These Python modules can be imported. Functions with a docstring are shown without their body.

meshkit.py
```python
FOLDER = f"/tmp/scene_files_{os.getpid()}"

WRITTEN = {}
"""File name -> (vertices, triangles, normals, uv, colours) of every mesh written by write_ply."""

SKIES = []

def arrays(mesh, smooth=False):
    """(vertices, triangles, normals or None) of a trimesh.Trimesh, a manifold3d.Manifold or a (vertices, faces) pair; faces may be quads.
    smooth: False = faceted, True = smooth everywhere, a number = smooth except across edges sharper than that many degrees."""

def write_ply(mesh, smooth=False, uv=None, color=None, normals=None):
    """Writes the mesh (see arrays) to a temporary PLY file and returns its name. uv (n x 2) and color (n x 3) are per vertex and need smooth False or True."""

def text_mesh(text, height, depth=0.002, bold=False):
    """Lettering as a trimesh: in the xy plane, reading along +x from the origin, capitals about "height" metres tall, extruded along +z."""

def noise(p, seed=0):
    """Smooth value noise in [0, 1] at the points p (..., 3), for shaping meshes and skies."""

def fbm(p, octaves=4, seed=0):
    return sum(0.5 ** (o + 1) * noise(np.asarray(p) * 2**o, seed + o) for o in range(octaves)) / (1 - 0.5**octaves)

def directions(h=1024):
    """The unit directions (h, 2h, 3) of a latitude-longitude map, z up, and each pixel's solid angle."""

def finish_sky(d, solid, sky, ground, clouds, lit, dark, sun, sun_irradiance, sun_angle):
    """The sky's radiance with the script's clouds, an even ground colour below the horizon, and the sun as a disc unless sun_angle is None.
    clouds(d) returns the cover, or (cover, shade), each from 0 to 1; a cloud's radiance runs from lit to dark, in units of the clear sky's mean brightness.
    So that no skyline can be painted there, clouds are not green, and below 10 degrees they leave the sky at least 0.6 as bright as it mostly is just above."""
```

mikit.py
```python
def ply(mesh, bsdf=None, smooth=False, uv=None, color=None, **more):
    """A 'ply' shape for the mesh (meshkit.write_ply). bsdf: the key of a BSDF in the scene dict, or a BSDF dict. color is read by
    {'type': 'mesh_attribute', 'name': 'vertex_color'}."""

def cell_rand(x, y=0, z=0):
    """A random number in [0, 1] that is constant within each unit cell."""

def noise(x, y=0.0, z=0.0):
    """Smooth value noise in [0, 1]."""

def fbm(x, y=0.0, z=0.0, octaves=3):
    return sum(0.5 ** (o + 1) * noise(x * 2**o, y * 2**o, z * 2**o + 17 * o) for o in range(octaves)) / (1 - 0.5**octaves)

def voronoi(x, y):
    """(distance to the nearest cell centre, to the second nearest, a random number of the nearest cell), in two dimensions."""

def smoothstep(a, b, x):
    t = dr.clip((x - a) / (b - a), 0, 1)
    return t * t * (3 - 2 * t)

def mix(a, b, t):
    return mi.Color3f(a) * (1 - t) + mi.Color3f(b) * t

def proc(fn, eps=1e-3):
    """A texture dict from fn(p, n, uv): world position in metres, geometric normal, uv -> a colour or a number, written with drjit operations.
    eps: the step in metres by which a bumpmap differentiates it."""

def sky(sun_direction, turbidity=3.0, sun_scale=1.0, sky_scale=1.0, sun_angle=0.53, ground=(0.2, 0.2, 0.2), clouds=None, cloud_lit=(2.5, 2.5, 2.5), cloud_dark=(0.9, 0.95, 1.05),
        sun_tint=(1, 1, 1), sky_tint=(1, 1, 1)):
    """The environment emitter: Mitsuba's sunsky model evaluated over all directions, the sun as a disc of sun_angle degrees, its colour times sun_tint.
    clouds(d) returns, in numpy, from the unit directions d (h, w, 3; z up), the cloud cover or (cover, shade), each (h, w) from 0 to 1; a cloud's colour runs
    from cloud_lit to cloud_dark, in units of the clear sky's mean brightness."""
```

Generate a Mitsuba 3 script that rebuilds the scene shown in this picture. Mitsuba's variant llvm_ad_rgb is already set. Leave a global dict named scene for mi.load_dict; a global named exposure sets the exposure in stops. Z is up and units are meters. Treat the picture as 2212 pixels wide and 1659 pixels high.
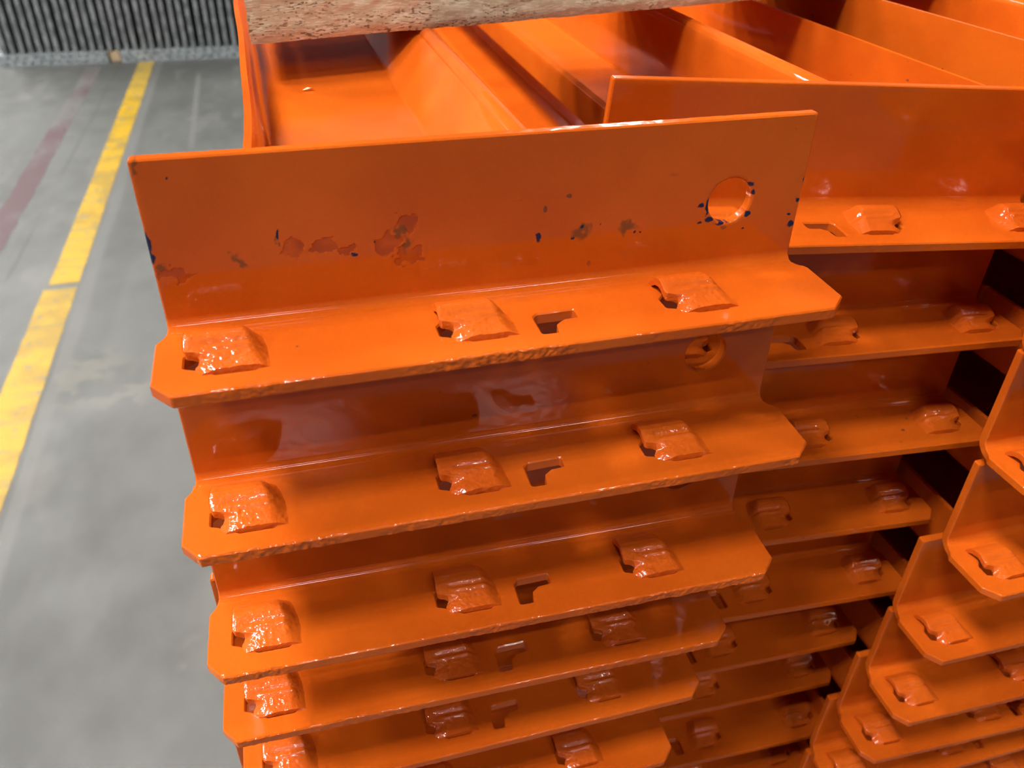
import math, numpy as np, trimesh, manifold3d as m3, shapely
import drjit as dr
import mitsuba as mi
import mikit, meshkit
from shapely.geometry import Polygon, LineString, Point
T = mi.ScalarTransform4f
scene, labels = {}, {}

# ------------------------------------------------------------------ camera, light, exposure
H = 1.30                                    # height of the lens above the floor
F_PX = 1783.6
RIGHT, DOWN, FWD = (0.9645, -0.2633, 0.0198), (-0.1325, -0.5476, -0.8262), (0.2283, 0.7943, -0.5630)
exposure = 0.70
scene['camera'] = {
    'type': 'thinlens', 'fov': math.degrees(2 * math.atan(1106 / F_PX)), 'fov_axis': 'x', 'near_clip': 0.01, 'far_clip': 100.0,
    'aperture_radius': 0.0008, 'focus_distance': 0.285,
    'to_world': T().look_at(origin=[0, 0, H], target=[FWD[0], FWD[1], H + FWD[2]], up=[-d for d in DOWN])}
LAMP_Z, LAMP_POWER = 6.6, 164.0
LAMPS = [(-2.9, -1.5, 1.0, 4), (-2.9, 0.7, 0.95, 4), (-7.2, -1.6, 0.8, 4), (-0.4, -3.8, 0.80, 1), (2.1, -3.8, 0.60, 1), (-0.4, -7.2, 0.85, 1), (2.1, -7.2, 0.60, 1), (-3.8, 3.2, 1.0, 4),
         (-2.9, 6.8, 1.2, 4), (-5.0, 11.5, 1.0, 4), (4.5, 12.5, 1.0, 4), (-6.4, 17.0, 1.0, 4), (7.5, 17.0, 1.0, 4)]

# ------------------------------------------------------------------ helpers
def put(key, mesh, mat, smooth=False, to_world=None, **more):
    d = mikit.ply(mesh, mat, smooth=smooth, **more) if not isinstance(mesh, dict) else dict(mesh)
    if to_world is not None:
        d['to_world'] = to_world
    scene[key] = d
    return key
_used = {}
def name(kind):
    n = _used.get(kind, 0); _used[kind] = n + 1
    return kind if n == 0 else f'{kind}_{n:03d}'
def box(x0, x1, y0, y1, z0, z1):
    m = trimesh.creation.box((x1 - x0, y1 - y0, z1 - z0)); m.apply_translation(((x0 + x1) / 2, (y0 + y1) / 2, (z0 + z1) / 2)); return m
def bevel_box(x0, x1, y0, y1, z0, z1, b):
    pts = []
    for s in ((b, b, 0), (b, 0, b), (0, b, b)):
        for x in (x0 + s[0], x1 - s[0]):
            for y in (y0 + s[1], y1 - s[1]):
                for z in (z0 + s[2], z1 - s[2]):
                    pts.append((x, y, z))
    return trimesh.convex.convex_hull(np.array(pts))
def rgb(*c): return {'type': 'rgb', 'value': list(c)}

# ------------------------------------------------------------------ materials
ss, mix = mikit.smoothstep, mikit.mix
ORANGE, ORANGE_DEEP = (0.53, 0.090, 0.0065), (0.46, 0.071, 0.005)
def orange_fn(p, n, uv):
    a = mikit.fbm(p.x * 28, p.y * 28, p.z * 28, octaves=3)
    c = mix(ORANGE_DEEP, ORANGE, ss(0.25, 0.7, a))
    b = mikit.noise(p.x * 260, p.y * 260, p.z * 260)
    speck = ss(0.935, 0.955, b) * ss(0.55, 0.75, mikit.noise(p.x * 45 + 7, p.y * 45, p.z * 45))
    return mix(c, (0.12, 0.035, 0.02), speck * 0.8)
def rough_fn(p, n, uv):
    return 0.07 + 0.06 * mikit.fbm(p.x * 35 + 3, p.y * 35, p.z * 35, octaves=2)
def peel_fn(p, n, uv):
    return mikit.noise(p.x * 420, p.y * 420, p.z * 420)
PX, PY, PZ, PT = -0.0388, 0.2215, H - 0.1218, 0.0102     # pose of the topmost front connector
# primer showing through, in millimetres on the end plate: x, z, radius x, radius z
SPOTS = [(0.3, 26.5, 0.9, 3.2), (0.3, 22.8, 0.8, 2.2), (33.7, 25.4, 0.45, 1.6), (54.6, 17.3, 0.9, 0.55), (60.4, 20.7, 0.35, 0.35), (8.8, 44.4, 0.35, 0.3),
         (163.7, 22.3, 0.85, 0.85), (166.2, 21.4, 0.8, 2.9), (167.6, 17.2, 1.3, 1.1), (164.2, 16.2, 0.8, 0.45), (180.3, 13.3, 0.6, 0.35), (180.9, 17.8, 1.2, 1.0),
         (181.8, 25.6, 0.7, 1.0), (180.2, 28.0, 1.3, 0.7), (199.2, 21.2, 0.9, 0.7), (197.0, 16.7, 0.9, 0.4), (198.2, 12.6, 1.3, 1.2), (200.0, 27.9, 0.6, 0.8),
         (110.2, 16.8, 0.7, 1.6), (124.4, 18.6, 0.6, 0.5), (121.8, 15.6, 0.6, 0.5), (130.2, 19.6, 0.4, 0.35), (142.2, 15.6, 0.5, 0.4), (144.1, 15.4, 0.4, 0.3), (172.5, 15.4, 2.5, 0.5)]
RUST = [(22.9, 18.9, 1.3, 2.4), (33.5, 23.8, 0.6, 1.0), (69.8, 18.8, 1.5, 2.0), (68.2, 22.4, 1.2, 1.4), (124.4, 17.4, 2.6, 1.5), (138.6, 17.3, 3.0, 1.5), (1.4, 47.0, 1.2, 1.2), (2.0, 19.0, 1.6, 1.4)]
FLAKES = [(37.4, 20.8, 3.2, 2.8), (46.6, 21.2, 3.6, 1.9), (52.0, 18.6, 3.0, 2.1), (64.0, 20.4, 3.6, 3.4), (70.0, 25.2, 3.0, 2.4), (70.6, 15.4, 4.4, 2.6), (5.5, 16.6, 4.5, 1.6)]
def plate_uv(p):
    c, s = math.cos(PT), math.sin(PT)
    return (c * (p.x - PX) + s * (p.y - PY)) * 1000, (p.z - PZ) * 1000, (-s * (p.x - PX) + c * (p.y - PY)) * 1000
def spots(lx, lz, table, w):
    m = mi.Float(0)
    for x, z, a, b in table:
        d = dr.sqrt(dr.square((lx - x) / a) + dr.square((lz - z) / b))
        m = dr.maximum(m, 1 - ss(1 - w, 1 + w, d))
    return m
def plate_masks(p):
    lx, lz, ly = plate_uv(p)
    wx = lx + (mikit.noise(lx * 1.1, lz * 1.1, 3.0) - 0.5) * 1.4 + (mikit.noise(lx * 3.1, lz * 3.1, 9.0) - 0.5) * 0.5
    wz = lz + (mikit.noise(lx * 1.1, lz * 1.1, 5.0) - 0.5) * 1.4 + (mikit.noise(lx * 3.1, lz * 3.1, 1.0) - 0.5) * 0.5
    on = dr.select((lz > 2.5) & (ly < 3.0), mi.Float(1), mi.Float(0))
    return lx, lz, wx + (mikit.noise(lx * 0.45, lz * 0.45, 7.0) - 0.5) * 3.0, wz + (mikit.noise(lx * 0.45, lz * 0.45, 2.0) - 0.5) * 3.0, on
def worn_fn(p, n, uv):
    lx, lz, wx, wz, on = plate_masks(p)
    c = orange_fn(p, n, uv)
    fl = spots(wx, wz, FLAKES, 0.10) * on
    c = mix(c, (0.27, 0.030, 0.008), fl * (0.25 + 0.5 * mikit.noise(lx * 0.3, lz * 0.4, 1.0)))
    c = mix(c, (0.11, 0.042, 0.013), spots(wx, wz, RUST, 0.55) * on * 0.75)
    c = mix(c, (0.014, 0.014, 0.045), spots(lx + (wx - lx) * 0.35, lz + (wz - lz) * 0.35, SPOTS, 0.22) * on)
    return c
def worn_bump_fn(p, n, uv):
    lx, lz, wx, wz, on = plate_masks(p)
    return 1.0 - spots(wx, wz, FLAKES, 0.10) * on
BS = lambda **k: {'type': 'principled', **k}
scene['orange_paint'] = {'type': 'bumpmap', 'tex': mikit.proc(peel_fn, eps=3e-4), 'scale': 0.00002,
                         'bsdf': BS(base_color=mikit.proc(orange_fn), roughness=mikit.proc(rough_fn), specular=0.42)}
scene['worn_paint'] = {'type': 'bumpmap', 'tex': mikit.proc(worn_bump_fn, eps=1e-4), 'scale': 0.00012,
                       'bsdf': BS(base_color=mikit.proc(worn_fn), roughness=mikit.proc(rough_fn), specular=0.42)}
def wet_fn(p, n, uv):
    return mikit.fbm(p.x * 900, p.y * 900, p.z * 900, octaves=2)
scene['thick_paint'] = {'type': 'bumpmap', 'tex': mikit.proc(wet_fn, eps=1e-4), 'scale': 0.00022,
                        'bsdf': BS(base_color=mikit.proc(orange_fn), roughness=0.085, specular=0.7, clearcoat=0.5, clearcoat_gloss=0.95)}

def floor_fn(p, n, uv):
    a = mikit.fbm(p.x * 1.7, p.y * 0.9, 0.0, octaves=5)
    b = mikit.fbm(p.x * 14, p.y * 9, 4.0, octaves=3)
    c = mix((0.067, 0.068, 0.0643), (0.099, 0.101, 0.0954), ss(0.3, 0.7, a * 0.7 + b * 0.3))
    # pale scuffs, wheel rubs along the lanes, a dark joint line
    sc = ss(0.62, 0.8, mikit.fbm(p.x * 9 + 3, p.y * 3.5, 8.0, octaves=3))
    c = mix(c, (0.146, 0.143, 0.1264), sc * 0.35)
    rub = ss(0.55, 0.75, mikit.fbm(p.x * 6, p.y * 0.35, 2.0, octaves=3))
    c = mix(c, (0.056, 0.056, 0.0532), rub * 0.30)
    band = 1 - ss(0.012, 0.03, dr.abs(p.x + 0.685 + 0.01 * mikit.noise(p.y * 2.0)))
    c = mix(c, (0.129, 0.128, 0.1183), band * 0.5)
    jx = p.x + 0.942 + 0.012 * (mikit.noise(p.y * 5.0) - 0.5) - 0.012 * (p.y - 4.0)
    joint = (1 - ss(0.002, 0.010, dr.abs(jx))) * ss(0.25, 0.6, mikit.noise(p.y * 3.0, 5.0))
    c = mix(c, (0.056, 0.056, 0.0502), joint * 0.6)
    jx2 = p.x + 0.712 + 0.01 * (mikit.noise(p.y * 4.0, 2.0) - 0.5)
    c = mix(c, (0.062, 0.062, 0.0561), (1 - ss(0.002, 0.009, dr.abs(jx2))) * (1 - ss(2.0, 2.6, p.y)) * 0.55)
    st = mikit.fbm(p.x * 18, p.y * 18, 3.0, octaves=3)
    for x, y, r in ((-0.61, 2.14, 0.15), (-0.28, 1.10, 0.05), (-0.5, 2.05, 0.1)):
        d = dr.sqrt(dr.square(p.x - x) + dr.square((p.y - y) * 0.7)) / r
        c = mix(c, (0.158, 0.153, 0.1294), (1 - ss(0.3, 1.0, d)) * ss(0.45, 0.65, st) * 0.55)
    pale = (1 - ss(0.008, 0.02, dr.abs(p.x + 0.43 + 0.012 * (p.y - 4.7)))) * ss(3.9, 4.3, p.y) * (1 - ss(5.4, 5.6, p.y))
    return mix(c, (0.146, 0.144, 0.1346), pale * 0.5)
def floor_rough_fn(p, n, uv):
    return 0.42 + 0.25 * mikit.fbm(p.x * 6, p.y * 6, 1.0, octaves=3)
scene['concrete'] = BS(base_color=mikit.proc(floor_fn), roughness=mikit.proc(floor_rough_fn), specular=0.4)
def yellow_fn(p, n, uv):
    a = mikit.fbm(p.x * 11, p.y * 11, 6.0, octaves=4)
    c = mix((0.280, 0.171, 0.0112), (0.392, 0.234, 0.0028), ss(0.3, 0.6, a))
    c = mix(c, (0.266, 0.203, 0.0630), ss(4.6, 5.8, p.y) * 0.55)
    t = ss(0.60, 0.72, mikit.fbm(p.x * 3, p.y * 34, 2.0, octaves=3))
    c = mix(c, (0.196, 0.154, 0.0420), t * 0.5)
    return mix(c, (0.126, 0.125, 0.1085), ss(0.66, 0.8, mikit.fbm(p.x * 40, p.y * 30, 9.0, octaves=3)) * 0.6)
scene['yellow_paint'] = BS(base_color=mikit.proc(yellow_fn), roughness=0.5, specular=0.4)
def purple_fn(p, n, uv):
    a = mikit.fbm(p.x * 9, p.y * 5, 1.0, octaves=4)
    fade = ss(0.25, 0.75, a + 0.25 * (1 - ss(3.4, 4.6, p.y)) - 0.25 * ss(5.0, 5.5, p.y))
    return mix((0.107, 0.104, 0.1000), (0.080, 0.044, 0.0476), fade)
scene['faded_purple_paint'] = BS(base_color=mikit.proc(purple_fn), roughness=0.55, specular=0.35)
def galv_fn(p, n, uv):
    a = mikit.fbm(p.x * 60, p.y * 60, p.z * 22, octaves=3)
    return mix((0.125, 0.135, 0.142), (0.265, 0.28, 0.288), ss(0.25, 0.75, a))
scene['galvanised'] = BS(base_color=mikit.proc(galv_fn), roughness=0.5, metallic=0.25, specular=0.4)
def rail_fn(p, n, uv):
    a = mikit.fbm(p.x * 70, p.y * 70, p.z * 70, octaves=3)
    return mix((0.17, 0.195, 0.205), (0.36, 0.385, 0.395), ss(0.25, 0.75, a))
scene['rail_steel'] = BS(base_color=mikit.proc(rail_fn), roughness=0.5, metallic=0.2, specular=0.4)
scene['dark_void'] = BS(base_color=rgb(0.012, 0.013, 0.014), roughness=0.8)
def osb_fn(p, n, uv):
    # strands seen on the cut edge: long thin flakes, dark voids between them
    u = p.x * 0.974 + p.y * 0.227
    w = mikit.fbm(u * 60, p.z * 220, p.y * 20, octaves=2)
    zz = p.z + 0.0016 * w + 0.0012 * mikit.noise(u * 25, 4.0)
    d1, d2, r1 = mikit.voronoi(u * 150, zz * 900)
    g = mikit.fbm(u * 420, zz * 2600, 1.0, octaves=2)
    c = mix((0.47, 0.42, 0.265), (0.70, 0.655, 0.475), r1 * 0.35 + g * 0.65)
    c = mix(c, (0.84, 0.82, 0.66), ss(0.55, 0.75, g) * 0.6)
    v = mikit.fbm(u * 640, zz * 2300, 2.0, octaves=2)
    c = mix(c, (0.17, 0.10, 0.05), ss(0.62, 0.72, v) * ss(0.25, 0.5, mikit.noise(u * 60, p.z * 160, 3.0)) * 0.9)
    return mix(c, (0.46, 0.33, 0.19), ss(0.5, 0.8, mikit.fbm(u * 70, p.z * 200, 5.0, octaves=2)) * 0.35)
scene['strand_board'] = BS(base_color=mikit.proc(osb_fn), roughness=0.8, specular=0.25)
scene['plain_timber'] = BS(base_color=rgb(0.42, 0.30, 0.18), roughness=0.8)
scene['wall_paint'] = {'type': 'twosided', 'bsdf': {'type': 'diffuse', 'reflectance': rgb(0.26, 0.26, 0.26)}}
scene['ceiling_sheet'] = {'type': 'twosided', 'bsdf': {'type': 'diffuse', 'reflectance': rgb(0.22, 0.22, 0.22)}}
scene['lamp_housing'] = BS(base_color=rgb(0.7, 0.7, 0.7), roughness=0.4)
scene['wood_chip'] = {'type': 'diffuse', 'reflectance': rgb(0.80, 0.55, 0.33)}

# ------------------------------------------------------------------ the hall
X0, X1, Y0, Y1, ZC = -9.0, 11.0, -12.0, 24.0, 7.2
def struct(key, mesh, mat, label=None):
    put(key, mesh, mat); labels[key] = {'kind': 'structure', **({'label': label} if label else {})}
struct('floor', box(X0, X1, Y0, Y1, -0.15, 0), 'concrete', 'grey polished concrete warehouse floor with faded lane lines')
struct('ceiling', box(X0, X1, Y0, Y1, ZC, ZC + 0.1), 'ceiling_sheet', 'pale sheet metal warehouse ceiling')
struct('wall_left', box(X0 - 0.2, X0, Y0, Y1, 0, ZC), 'wall_paint', 'grey warehouse wall on the left')
struct('wall_right', box(X1, X1 + 0.2, Y0, Y1, 0, ZC), 'wall_paint', 'grey warehouse wall on the right')
struct('wall_back', box(X0, X1, Y1, Y1 + 0.2, 0, ZC), 'wall_paint', 'grey warehouse wall at the far end')
struct('wall_front', box(X0, X1, Y0 - 0.2, Y0, 0, ZC), 'wall_paint', 'grey warehouse wall behind the viewer')
# four-tube luminaires hung in rows
for x, y, pw, tubes in LAMPS:
        k = name('ceiling_light')
        put(k + '__housing', bevel_box(x - 0.62, x + 0.62, y - 0.14 * tubes, y + 0.14 * tubes, LAMP_Z + 0.012, LAMP_Z + 0.08, 0.01), 'lamp_housing')
        for j, s in enumerate((-0.5, 0.5)):
            put(k + '__hanger' + ('_001' if j else ''), box(x + s - 0.004, x + s + 0.004, y - 0.004, y + 0.004, LAMP_Z + 0.08, ZC), 'lamp_housing')
        for j, s in enumerate((-0.42, -0.14, 0.14, 0.42) if tubes == 4 else (0.0,)):
            v, f = [], []
            b = len(v); v += [(x - 0.58, y + s - 0.05, LAMP_Z), (x - 0.58, y + s + 0.05, LAMP_Z), (x + 0.58, y + s + 0.05, LAMP_Z), (x + 0.58, y + s - 0.05, LAMP_Z)]
            f += [(b, b + 1, b + 2), (b, b + 2, b + 3)]
            put(k + '__tube' + (f'_{j:03d}' if j else ''), trimesh.Trimesh(v, f, process=False), 'lamp_housing', emitter={'type': 'area', 'radiance': rgb(LAMP_POWER * pw, LAMP_POWER * pw * 0.985, LAMP_POWER * pw * 0.95)})
        labels[k] = {'label': 'white tube ceiling light hung from the warehouse ceiling', 'category': 'ceiling light', 'group': 'rows of ceiling lights'}

# floor lines (paint films laid on the concrete)
def stripe(segments, seed, thick=0.0012, rag=0.0022):
    rng = np.random.default_rng(seed); polys = []
    for x0, x1, ya, yb, xs in segments:          # left, right, from, to, drift of x per metre
        ys = np.arange(ya, yb, 0.02)
        j = lambda k: rag * (meshkit.fbm(np.c_[ys * 16, ys * 0 + k, ys * 0], 3, seed) - 0.5) * 2
        L = np.c_[x0 + xs * (ys - ya) + j(1), ys]; R = np.c_[x1 + xs * (ys - ya) + j(5), ys]
        polys.append(Polygon(np.vstack([L, R[::-1]])).buffer(0))
    out = []
    for p in polys:
        for g in getattr(p, 'geoms', [p]):
            out.append(trimesh.creation.extrude_polygon(g, thick, engine='earcut'))
    return trimesh.util.concatenate(out)
put('floor_stripe', stripe([(-0.823, -0.720, -1.2, 2.727, 0), (-0.812, -0.719, 2.755, 5.86, 0.0005)], 3), 'yellow_paint')
labels['floor_stripe'] = {'label': 'worn yellow lane stripe painted along the concrete floor', 'category': 'floor marking'}
put('floor_stripe_001', stripe([(-1.105, -1.018, 1.0, 5.8, 0.0)], 8, rag=0.006, thick=0.0010), 'faded_purple_paint')
labels['floor_stripe_001'] = {'label': 'faded purple lane stripe nearly worn off, left of the yellow one', 'category': 'floor marking'}

# ------------------------------------------------------------------ grey slatted steel at the far end of the lane
GY = 5.875
k = name('slatted_steel_stack')
labels[k] = {'label': 'grey stack of upright steel slats standing on perforated base rails at the lane end', 'category': 'steel stack', }
slat = mikit.ply(bevel_box(-0.0135, 0.0135, 0, 0.42, 0, 2.1, 0.003), 'galvanised')
rng = np.random.default_rng(4)
for i in range(46):
    x = -1.562 + i * 0.0497 + rng.uniform(-0.003, 0.003)
    kk = k + '__slat' + ('' if i == 0 else f'_{i:03d}')
    put(kk, slat, None, to_world=T().translate([x, GY + 0.005 + rng.uniform(0, 0.012), 0.066]).rotate([0, 0, 1], rng.uniform(-0.5, 0.5)))
def perforated_rail(x0, x1, z0, z1, y0, y1):
    p = shapely.box(x0, z0, x1, z1); holes = []
    for j, x in enumerate(np.arange(x0 + 0.04, x1 - 0.02, 0.05)):
        for dz in (-0.016, 0.016):
            holes.append(Point(x + (0.012 if dz > 0 else -0.006), (z0 + z1) / 2 + dz).buffer(0.0062, 6))
    p = p.difference(shapely.union_all(holes))
    m = trimesh.creation.extrude_polygon(p, 0.004, engine='earcut')
    v = m.vertices.copy(); m.vertices = np.c_[v[:, 0], y0 + v[:, 2], v[:, 1]]; m.invert() if m.volume < 0 else None
    top = box(x0, x1, y0 + 0.004, y1, z1 - 0.004, z1); ends = [box(a, a + 0.004, y0 + 0.004, y1, z0, z1 - 0.004) for a in (x0, x1 - 0.004)]
    inner = box(x0 + 0.01, x1 - 0.01, y0 + 0.02, y0 + 0.024, z0, z1 - 0.006)
    return trimesh.util.concatenate([m, top, inner] + ends)
for a, b, c in ((-1.600, -0.985, ''), (-0.910, 0.90, '_001')):
    put(k + '__base_rail' + c, perforated_rail(a, b, 0.0, 0.066, GY, GY + 0.44), 'rail_steel')
put(k + '__spacer', bevel_box(-0.978, -0.917, GY + 0.02, GY + 0.42, 0.0, 0.062, 0.004), 'plain_timber')
labels[k + '__spacer'] = {'label': 'brown wooden spacer block between the rails'}
put(k + '__back_panel', box(-1.60, 0.75, GY + 0.43, GY + 0.445, 0.066, 2.17), 'dark_void')
labels[k + '__back_panel'] = {'label': 'dark back panel'}

# ------------------------------------------------------------------ end connector: an angle of 4 mm sheet
HP, DL, W, TH, RB = 0.0493, 0.0350, 0.200, 0.0040, 0.0035
HOOKS = (0.0050, 0.0745, 0.1450)               # left end of each hook along the connector
def fillet_pts(pts, r=0.0012, n=4):
    return Polygon(pts).buffer(-r, n).buffer(2 * r, n).buffer(-r, n)
def connector_outline(hole=True, seed=0):
    left = [(-0.0031, -0.0282), (-0.0031, -0.0072), (-0.0016, -0.0052), (-0.0006, -0.0030), (0.0, -0.0008)]
    right = [(W, -0.0005), (W + 0.0003, -0.0030), (W + 0.0012, -0.0052), (W + 0.0026, -0.0064), (W + 0.0034, -0.0082), (W + 0.0026, -0.0285), (W - 0.0040, -DL)]
    pts = left + [(0.0, HP), (W, HP)] + right + [(0.0023, -DL)]
    p = fillet_pts(pts, 0.0008)
    slot = fillet_pts([(0.1035, -0.0182), (0.1050, -0.0165), (0.1168, -0.0162), (0.1168, -0.0208), (0.1118, -0.0211), (0.1092, -0.0232), (0.1084, -0.0280), (0.1034, -0.0279)], 0.0007)
    p = p.difference(slot)
    if hole:
        p = p.difference(Point(0.1741, 0.0229).buffer(0.0075, 16))
    for x in HOOKS:
        p = p.difference(fillet_pts([(x, -0.0168), (x, -0.0222), (x + 0.0022, -0.0230), (x + 0.0085, -0.0270), (x + 0.0185, -0.0270), (x + 0.0200, -0.0200), (x + 0.0150, -0.0125), (x + 0.004, -0.0125)], 0.0005))
    return p
def chamfered(p, t, b):
    """The plate of outline p from z = -t to 0 with its rims chamfered by b."""
    rings = []
    for k, r in enumerate([p.exterior, *p.interiors]):
        c = np.array(r.coords)[:-1]
        if (shapely.LinearRing(c).is_ccw) != (k == 0): c = c[::-1]
        d = np.roll(c, -1, 0) - c; d /= np.linalg.norm(d, axis=1, keepdims=True)
        n = np.c_[-d[:, 1], d[:, 0]]; m = n + np.roll(n, 1, 0)          # towards the material
        m /= np.maximum((m * m).sum(1, keepdims=True) / 2, 0.5)
        rings.append((c, c + b * m))
    inner = Polygon(rings[0][1], [i for _, i in rings[1:]])
    outer, ins = np.vstack([c for c, _ in rings]), np.vstack([i for _, i in rings]); N = len(outer)
    v = np.vstack([np.c_[ins, np.full(N, -t)], np.c_[outer, np.full(N, -t + b)], np.c_[outer, np.full(N, -b)], np.c_[ins, np.zeros(N)]])
    f, at = [], 0
    for c, _ in rings:
        i = at + np.arange(len(c)); j = at + (np.arange(len(c)) + 1) % len(c); at += len(c)
        for l in range(3):
            f += [np.c_[i, j, j + N] + l * N, np.c_[i, j + N, i + N] + l * N]
    vt, tri = trimesh.creation.triangulate_polygon(inner, engine='earcut')
    lut = {tuple(np.round(q, 8)): k for k, q in enumerate(ins)}
    cap = np.array([[lut[tuple(np.round(vt[k], 8))] for k in tr] for tr in tri])
    x, y, z = (ins[cap[:, k]] for k in range(3)); flip = ((y - x)[:, 0] * (z - x)[:, 1] - (y - x)[:, 1] * (z - x)[:, 0]) < 0
    cap[flip] = cap[flip][:, ::-1]
    f += [cap[:, ::-1], cap + 3 * N]
    return m3.Manifold(m3.Mesh(vert_properties=v.astype(np.float32), tri_verts=np.vstack(f).astype(np.uint32)))
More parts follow.
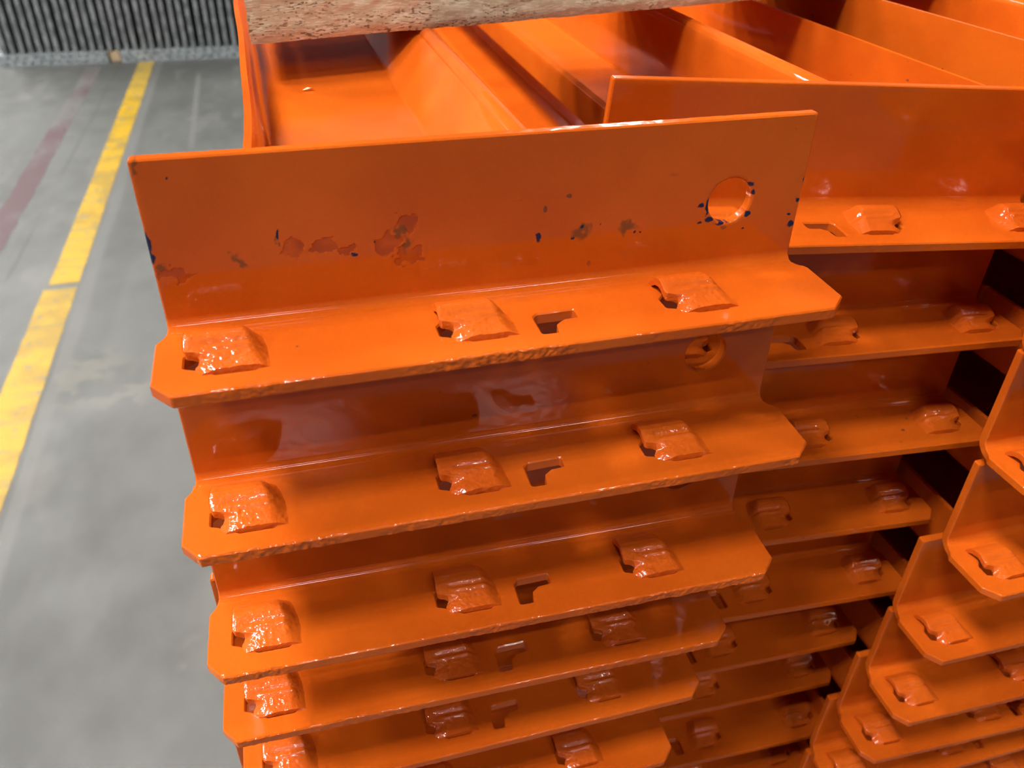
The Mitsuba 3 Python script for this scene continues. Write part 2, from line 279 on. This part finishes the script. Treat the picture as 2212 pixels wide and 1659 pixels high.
def connector(hole=True, step=0.002, rough=0.0, seed=0, bevel=0.0005):
    p = connector_outline(hole).simplify(0.00006)
    solid = chamfered(p, TH, bevel)
    vs, fs, at = [], [], 0
    up, rest = solid.split_by_plane((0, 1, 0), RB); mid, low = rest.split_by_plane((0, 1, 0), -RB)
    flat, lip = low.split_by_plane((0, 1, 0), -DL + 0.0026)
    for part, ky, fine in ((up, 1.0, 1.0), (mid, 5.0, 1.0), (flat, 1.0, 1.0), (lip, 1.0, 0.42 if rough > 0 else 1.0)):
        me = part.scale((1, ky, 1)).refine_to_length(step * fine).to_mesh()
        v, f = np.array(me.vert_properties[:, :3], float) / [1, ky, 1], np.array(me.tri_verts)
        for s0 in (RB, -RB, -DL + 0.0026):
            cut = np.isclose(v[:, 1], s0, atol=1e-6); f = f[~cut[f].all(1)]
        vs.append(v); fs.append(f + at); at += len(v)
    v, f = np.vstack(vs), np.vstack(fs)
    if rough > 0:      # hammered, paint-clogged sheared edges
        near = shapely.distance(shapely.points(v[:, 0], v[:, 1]), p.boundary)
        front = v[:, 1] < -DL + 0.0025
        k = np.clip(1 - near / 0.0012, 0, 1) * np.where(front, np.clip((-DL + 0.0025 - v[:, 1]) / 0.0008, 0, 1), 0.18)
        burr = np.clip(meshkit.fbm(v * [60, 0, 0] + 3, 2, seed + 8) * 2.4 - 0.55, 0.15, 1)      # some stretches are worse than others
        k = k * np.where(front, burr, 1)
        nz = lambda s, sc: meshkit.fbm(v * sc, 3, s + seed) - 0.5
        low = np.clip(-v[:, 2] / TH, 0, 1)
        v[:, 1] += k * rough * (1.7 * nz(1, 330) * (0.4 + low) + 1.1 * nz(6, 1000)) + np.where(front, k * rough * 0.5 * nz(4, 90), 0)
        v[:, 0] += k * rough * 0.9 * nz(2, 330)
        v[:, 2] += k * rough * (1.3 * nz(3, 420) + 0.8 * nz(7, 1100))
    s, n = v[:, 1].copy(), v[:, 2].copy()
    L = RB * math.pi / 2                      # length of the bend; the flat pieces start at +-RB
    out = v.copy()
    leg, plate = s <= -RB, s >= RB
    out[leg, 1], out[leg, 2] = s[leg], n[leg]
    out[plate, 1], out[plate, 2] = -n[plate], s[plate]
    b = ~(leg | plate); phi = (s[b] + RB) / (2 * RB) * math.pi / 2; r = RB - n[b]
    out[b, 1] = -RB + r * np.sin(phi); out[b, 2] = RB - r * np.cos(phi)
    return trimesh.Trimesh(out, f, process=False)
def split_bend(m):
    return m
def hook(step=0.0006, crinkle=0.0, seed=0):
    """A lance pressed up out of the leg: domed at the back and right, open at the left where a notch leaves a tongue, slit along the front."""
    nv, nu = int(0.0215 / step) + 1, int(0.0245 / step) + 1
    vv = np.linspace(0, 1, nv)
    # left end, right end and height of each row, back (0) to front (1), in millimetres
    uL = np.interp(vv, [0, .10, .55, .62, .66, .70, .74, .80, .90, 1], [1.0, .5, .2, .3, .9, 3.9, 4.1, 3.0, 2.4, 4.2])
    uR = np.interp(vv, [0, .2, .5, 1], [20.0, 21.5, 23.0, 24.2])
    hv = np.interp(vv, [0, .04, .12, .24, .36, .44, .52, .60, .68, .80, .92, 1], [-.3, 1.2, 3.4, 4.9, 5.5, 5.35, 4.7, 3.9, 3.3, 2.5, 1.9, 1.5])
    g = np.linspace(0, 1, nu)
    U = uL[:, None] * (1 - g) + uR[:, None] * g
    V = np.repeat(vv[:, None], nu, 1)
    ramp = 1 - np.clip((U - (uR[:, None] - 6.5)) / 6.5, 0, 1)
    ramp = ramp * ramp * (3 - 2 * ramp)
    t = np.clip((V - .68) / .10, 0, 1)
    left = np.clip((U - uL[:, None]) / (0.01 + 6.5 * t), 0, 1); left = 1 - t + t * left * (2 - left)
    Hh = np.where(hv[:, None] > 0, hv[:, None] * ramp * left, hv[:, None]) - 0.35 * (1 - ramp * left)
    Hh -= 0.4 * (1 - np.clip(U / 2.0, 0, 1)) ** 2 * (V < 0.66)           # the tongue's rim is rounded over
    Hh += 0.45 * np.exp(-((V - .64) / .035) ** 2) * np.clip((U - 5) / 4, 0, 1) * ramp   # crease running on from the tongue
    Hh -= 0.5 * np.exp(-((V - .56) / .04) ** 2) * np.clip((U - 3) / 4, 0, 1) * ramp
    X, Y, Z = U / 1000, -0.0060 - V * 0.0207, Hh / 1000
    if crinkle > 0:
        P = np.stack([X, Y, Z], -1)
        where = np.clip((V - .60) / .15, 0, 1) * np.clip(1.25 - U / 20, 0.15, 1) + 0.10
        Z = Z + crinkle * where * (meshkit.fbm(P * 750, 2, seed) - 0.5) * 2 + crinkle * 0.35 * (meshkit.fbm(P * 260, 2, seed + 9) - 0.5) * 2
        X = X + crinkle * 1.2 * (meshkit.fbm(P * 400, 2, seed + 3) - 0.5); Y = Y + crinkle * 1.2 * (meshkit.fbm(P * 400, 2, seed + 5) - 0.5)
    top = np.stack([X, Y, Z], -1).reshape(-1, 3)
    tk = 0.0027
    bot = np.stack([X + 0.0004 * (U < 6), Y, np.maximum(Z - tk, -0.0036)], -1).reshape(-1, 3)
    idx = np.arange(nv * nu).reshape(nv, nu); N = nv * nu
    a, b, c, d = idx[:-1, :-1].ravel(), idx[:-1, 1:].ravel(), idx[1:, 1:].ravel(), idx[1:, :-1].ravel()
    f = [np.c_[a, c, b], np.c_[a, d, c], np.c_[a, b, c] + N, np.c_[a, c, d] + N]
    ring = np.concatenate([idx[0, :], idx[1:, -1], idx[-1, -2::-1], idx[-2:0:-1, 0]])
    nxt = np.roll(ring, -1)
    f += [np.c_[ring, nxt, nxt + N], np.c_[ring, nxt + N, ring + N]]
    m = trimesh.Trimesh(np.vstack([top, bot]), np.vstack(f), process=False)
    if m.volume < 0: m.invert()
    return m
def mirrored(m):
    v = np.array(m.vertices); v[:, 0] = W - v[:, 0]
    return trimesh.Trimesh(v, np.array(m.faces)[:, ::-1], process=False)

# ------------------------------------------------------------------ beam body: roll-formed channel with a step flange
def channel(length, wave=0.0, shallow=False):
    line = [(0.0292, 0.0465), (0.0288, 0.0250)]
    for a in np.linspace(0, math.pi / 2, 7): line.append((0.0288 + 0.0110 * (1 - math.cos(a)), 0.0215 - 0.0110 * math.sin(a)))
    line += [(0.0985, 0.0105), (0.1003, 0.0112), (0.1015, 0.0135), (0.1035, 0.0415)]
    if shallow:                                 # the recess of the front stack's beams: rolled shallow, its right side leaning
        line = [(0.0290, 0.0470), (0.0289, 0.0450)]
        for a in np.linspace(0, math.pi / 2, 7): line.append((0.0289 + 0.0150 * (1 - math.cos(a)), 0.0440 - 0.0140 * math.sin(a)))
        line += [(0.0868, 0.0300), (0.0885, 0.0306), (0.0896, 0.0320), (0.1010, 0.0428), (0.1030, 0.0440)]
    for a in np.linspace(math.pi, 0, 9)[1:-1]: line.append((0.10675 + 0.00325 * math.cos(a), 0.0425 + 0.0040 * math.sin(a)))
    line += [(0.1102, 0.0410), (0.1090, 0.0060), (0.1100, 0.0035), (0.1125, 0.0025), (0.1450, 0.0025), (0.1475, 0.0015), (0.1480, -0.0010), (0.1480, -0.0130)]
    sheet = LineString(line)
    if shallow:                                 # outer wall and underside close the section below the recess
        sheet = shapely.union_all([sheet, LineString([(0.0289, 0.0450), (0.0289, 0.0180), (0.0300, 0.0130), (0.0340, 0.0105), (0.1088, 0.0105)])])
    if shallow:
        sheet = shapely.difference(sheet, shapely.box(0.1440, -0.1, 0.2, 0.1))
    p = sheet.buffer(0.0011, cap_style='flat', join_style='round', quad_segs=4).simplify(0.00004)
    ring = np.array(p.exterior.coords)[:-1]
    ys = np.unique(np.concatenate([np.arange(0.0041, min(0.8, length), 0.02), np.arange(0.8, length, 0.2), [length]]))
    n = len(ring); v = []
    for y in ys:
        dx = wave * np.clip((ring[:, 1] - 0.02) / 0.026, 0, 1) * (ring[:, 0] < 0.06) * (math.sin((y - 0.01) * 21) + 0.4 * math.sin(y * 47)) * math.exp(-y)
        v.append(np.c_[ring[:, 0] + dx, np.full(n, y), ring[:, 1]])
    v = np.vstack(v); f = []
    i = np.arange(n); j = (i + 1) % n
    for q in range(len(ys) - 1):
        a, b = q * n, (q + 1) * n
        f += [np.c_[a + i, a + j, b + j], np.c_[a + i, b + j, b + i]]
    v2, tri = trimesh.creation.triangulate_polygon(Polygon(ring), engine='earcut')
    # caps: match by position
    lut = {tuple(np.round(r, 7)): q for q, r in enumerate(ring)}
    cap = np.array([[lut[tuple(np.round(v2[t], 7))] for t in tr] for tr in tri])
    f += [cap, cap[:, ::-1] + (len(ys) - 1) * n]
    m = trimesh.Trimesh(v, np.vstack(f), process=False)
    if m.volume < 0: m.invert()
    return m

LEN = 2.30
fine = dict(step=0.0010, rough=0.00062)
con_hi = [mikit.ply(connector(True, seed=11 * i, **fine), 'worn_paint' if i == 0 else 'orange_paint', smooth=32) for i in range(3)]
con_mid = [mikit.ply(connector(True, step=0.0016, rough=0.00045, seed=50 + i), 'orange_paint', smooth=32) for i in range(2)]
con_mir = [mikit.ply(mirrored(connector(False, step=0.0018, rough=0.00014, seed=70 + i)), 'orange_paint', smooth=32) for i in range(2)]
con_low, con_low_mir = mikit.ply(connector(True, step=0.006), 'orange_paint', smooth=32), mikit.ply(mirrored(connector(False, step=0.006)), 'orange_paint', smooth=32)
hook_hi = [mikit.ply(hook(0.00030, 0.00036, i), 'thick_paint', smooth=50) for i in range(6)]
hook_mid = [mikit.ply(hook(0.0005, 0.00028, 20 + i), 'thick_paint', smooth=50) for i in range(3)]
_mh = [hook(0.0005, 0.00014, 30 + i) for i in range(3)]
hook_mir = [mikit.ply(trimesh.Trimesh(np.array(m.vertices) * [-1, 1, 1], np.array(m.faces)[:, ::-1], process=False), 'thick_paint', smooth=50) for m in _mh]
hook_low = mikit.ply(hook(0.0025), 'thick_paint', smooth=50)
_l = hook(0.0025); hook_low_mir = mikit.ply(trimesh.Trimesh(np.array(_l.vertices) * [-1, 1, 1], np.array(_l.faces)[:, ::-1], process=False), 'thick_paint', smooth=50)
_c = channel(LEN, 0.0008)
_r = _c.copy(); _r.apply_translation((0.0035, 0, 0)); chan_right = mikit.ply(_r, 'orange_paint', smooth=40)
chan_front = mikit.ply(channel(LEN, 0.0010, True), 'orange_paint', smooth=40)
chan, chan_mir = mikit.ply(_c, 'orange_paint', smooth=40), mikit.ply(mirrored(_c), 'orange_paint', smooth=40)

ORD = ['topmost', 'second', 'third', 'fourth', 'fifth', 'sixth', 'seventh', 'eighth', 'ninth', 'tenth', 'eleventh', 'twelfth', 'thirteenth', 'fourteenth', 'fifteenth',
       'sixteenth', 'seventeenth', 'eighteenth', 'nineteenth', 'twentieth', 'twenty-first', 'twenty-second', 'twenty-third', 'twenty-fourth', 'twenty-fifth', 'twenty-sixth']
def beam(x, y, z, yaw, tilt=0.0, roll=0.0, con=None, hooks=None, mirror=False, body=None, label='', group=''):
    k = name('rack_beam')
    M = T().translate([x, y, H + z]).rotate([0, 0, 1], math.degrees(yaw)).rotate([0, 1, 0], -math.degrees(roll)).rotate([1, 0, 0], math.degrees(tilt))
    lean = max(-0.011, min(0.011, yaw))          # the bodies lie nearly parallel; their ends stay flush with the end plates
    Mc = T().translate([x, y, H + z]) @ T([[1, -lean, 0, 0], [math.tan(yaw), 1, 0, 0], [0, 0, 1, 0], [0, 0, 0, 1]]).rotate([0, 1, 0], -math.degrees(roll))
    put(k + '__channel', body or (chan_mir if mirror else chan), None, to_world=Mc)
    put(k + '__end_connector', con, None, to_world=M)
    for i, hx in enumerate(HOOKS):
        h = hooks[i % len(hooks)]
        put(k + '__end_connector__hook' + ('' if i == 0 else f'_{i:03d}'), h, None, to_world=M @ T().translate([(W - hx) if mirror else hx, 0, 0]))
    labels[k] = {'label': label, 'category': 'rack beam', 'group': group, 'kind': 'thing'}
    return k

FRONT = [(-0.0388, .2215, -.1218, .0102), (-0.0411, .2184, -.1756, -.0016), (-0.0434, .2186, -.2297, -.0121), (-0.0474, .2301, -.2813, -.0123), (-0.0481, .2352, -.3307, .0065), (-0.0557, .2337, -.3804, .0123)]
MIDDLE = [(.1127, .2847, -.1233, -.0389, .0704, -.0612), (.1088, .2875, -.1813, -.0548, .0045, -.0165), (.1079, .2867, -.2373, -.0688, .0022, -.0045), (.1042, .2924, -.2936, -.0584, 0, -.0115),
          (.1038, .2912, -.3488, -.0542, 0, -.0016), (.0976, .2968, -.4046, -.0225, 0, -.0048), (.0990, .3050, -.4564, -.0233, 0, -.0045), (.1072, .3015, -.5082, -.0306, 0, -.0013)]
RIGHTS = [(.2848, .2240, -.1210, .001), (.2848, .2235, -.1743, .0), (.2848, .2231, -.2276, .0), (.2852, .2212, -.2862, .004), (.2812, .2296, -.3417, -.0073), (.2827, .2321, -.3971, -.0191), (.2810, .2390, -.4432, -.0328), (.2768, .2434, -.4885, .0)]
def extend(stack, pitch, n, seed):
    rng = np.random.default_rng(seed); out = list(stack)
    while H + out[-1][2] - pitch > 0.115 and len(out) < n:
        l = out[-1]
        out.append((stack[-1][0] + rng.uniform(-.003, .003), stack[-1][1] + rng.uniform(-.003, .003), l[2] - pitch, rng.uniform(-.012, .012)))
    return out
rng = np.random.default_rng(12)
for i, p in enumerate(extend(FRONT, 0.0537, 26, 1)):
    con = con_hi[i] if i < 3 else con_mid[i % 2] if i < 8 else con_low
    hk = [hook_hi[(i + j * 2) % 6] for j in range(3)] if i < 4 else hook_mid if i < 8 else [hook_low]
    lab = 'topmost orange rack beam of the front stack, its end plate chipped around a round hole' if i == 0 else f'orange steel rack beam, {ORD[i]} from the top of the front stack beside the lane'
    beam(*p, con=con, hooks=hk, body=chan_front, label=lab, group='rack beams of the front stack')
for i, p in enumerate(extend(MIDDLE, 0.0537, 26, 2)):
    p = tuple(p) + (0.0,) * (6 - len(p))
    lab = 'topmost orange rack beam of the middle stack, tilted behind the holed end plate' if i == 0 else f'orange steel rack beam, {ORD[i]} from the top of the middle stack, hooks opening right'
    beam(*p, con=con_mir[i % 2] if i < 10 else con_low_mir, hooks=hook_mir if i < 10 else [hook_low_mir], mirror=True, label=lab, group='rack beams of the middle stack')
for i, p in enumerate(extend(RIGHTS, 0.0537, 26, 3)):
    lab = f'orange steel rack beam, {ORD[i]} from the top of the right stack'
    beam(*p, con=con_mid[i % 2] if i < 11 else con_low, body=chan_right, hooks=hook_mid if i < 11 else [hook_low], label=lab, group='rack beams of the right stack')

# ------------------------------------------------------------------ strand board lying across the beams
BX, BY, BZ, BYAW = -0.0072, 0.3586, H - 0.0750, math.radians(13.4)
def board():
    L, D, Tk = 0.62, 0.095, 0.038
    m = m3.Manifold.cube((L, D, Tk)).refine_to_length(0.0018)
    me = m.to_mesh(); v = np.array(me.vert_properties[:, :3], float); f = np.array(me.tri_verts)
    P = v * [90, 90, 420]
    n1, n2, n3 = meshkit.fbm(P, 3, 1) - .5, meshkit.fbm(P + 9, 3, 2) - .5, meshkit.fbm(v * [260, 260, 500], 2, 3) - .5
    edge = np.clip(np.minimum(v[:, 2], Tk - v[:, 2]) / 0.004, 0, 1)
    v[:, 1] += np.where(v[:, 1] < 1e-6, 0.0007 * n1 + 0.0006 * n3 + 0.0010 * (1 - edge) ** 2, 0)
    v[:, 0] += np.where(v[:, 0] < 1e-6, 0.0012 * n2, 0)
    v[:, 2] += np.where((v[:, 2] < 1e-6), 0.0007 * (meshkit.fbm(v * [140, 140, 0], 3, 5) - 0.3), 0)
    v[:, 0] += v[:, 1] * math.tan(BYAW)        # the left end is sawn square to the beams, not to the batten
    return trimesh.Trimesh(v, f, process=False)
put('strand_board_batten', board(), 'strand_board', smooth=35, to_world=T().translate([BX, BY, BZ]).rotate([0, 0, 1], math.degrees(BYAW)))
labels['strand_board_batten'] = {'label': 'tan strand board batten lying across the tops of the orange beams', 'category': 'board'}
# wood chip in the topmost channel
ch = trimesh.convex.convex_hull(np.array([(0, 0, 0), (.0042, .0006, 0), (.0050, -.0002, .0006), (.0012, -.0009, .0003), (.002, .0004, .0009), (.0036, -.0006, .0009)]))
put('wood_chip_piece', ch, 'wood_chip', to_world=T().translate([0.0100, 0.3485, H - 0.0904]))
labels['wood_chip_piece'] = {'label': 'tiny pale wood chip lying in the topmost orange channel', 'category': 'wood chip'}
# timber runners under the stacks
for y, where in ((0.55, 'nearest the beam ends'), (1.25, 'under the middle of the beams'), (2.05, 'farthest from the beam ends')):
    k = name('timber_runner')
    put(k, bevel_box(-0.12, 0.62, y - 0.045, y + 0.045, 0.0, 0.09, 0.004), 'plain_timber')
    labels[k] = {'label': f'square timber runner on the floor under the beam stacks, {where}', 'category': 'timber', 'group': 'runners under the stacks'}
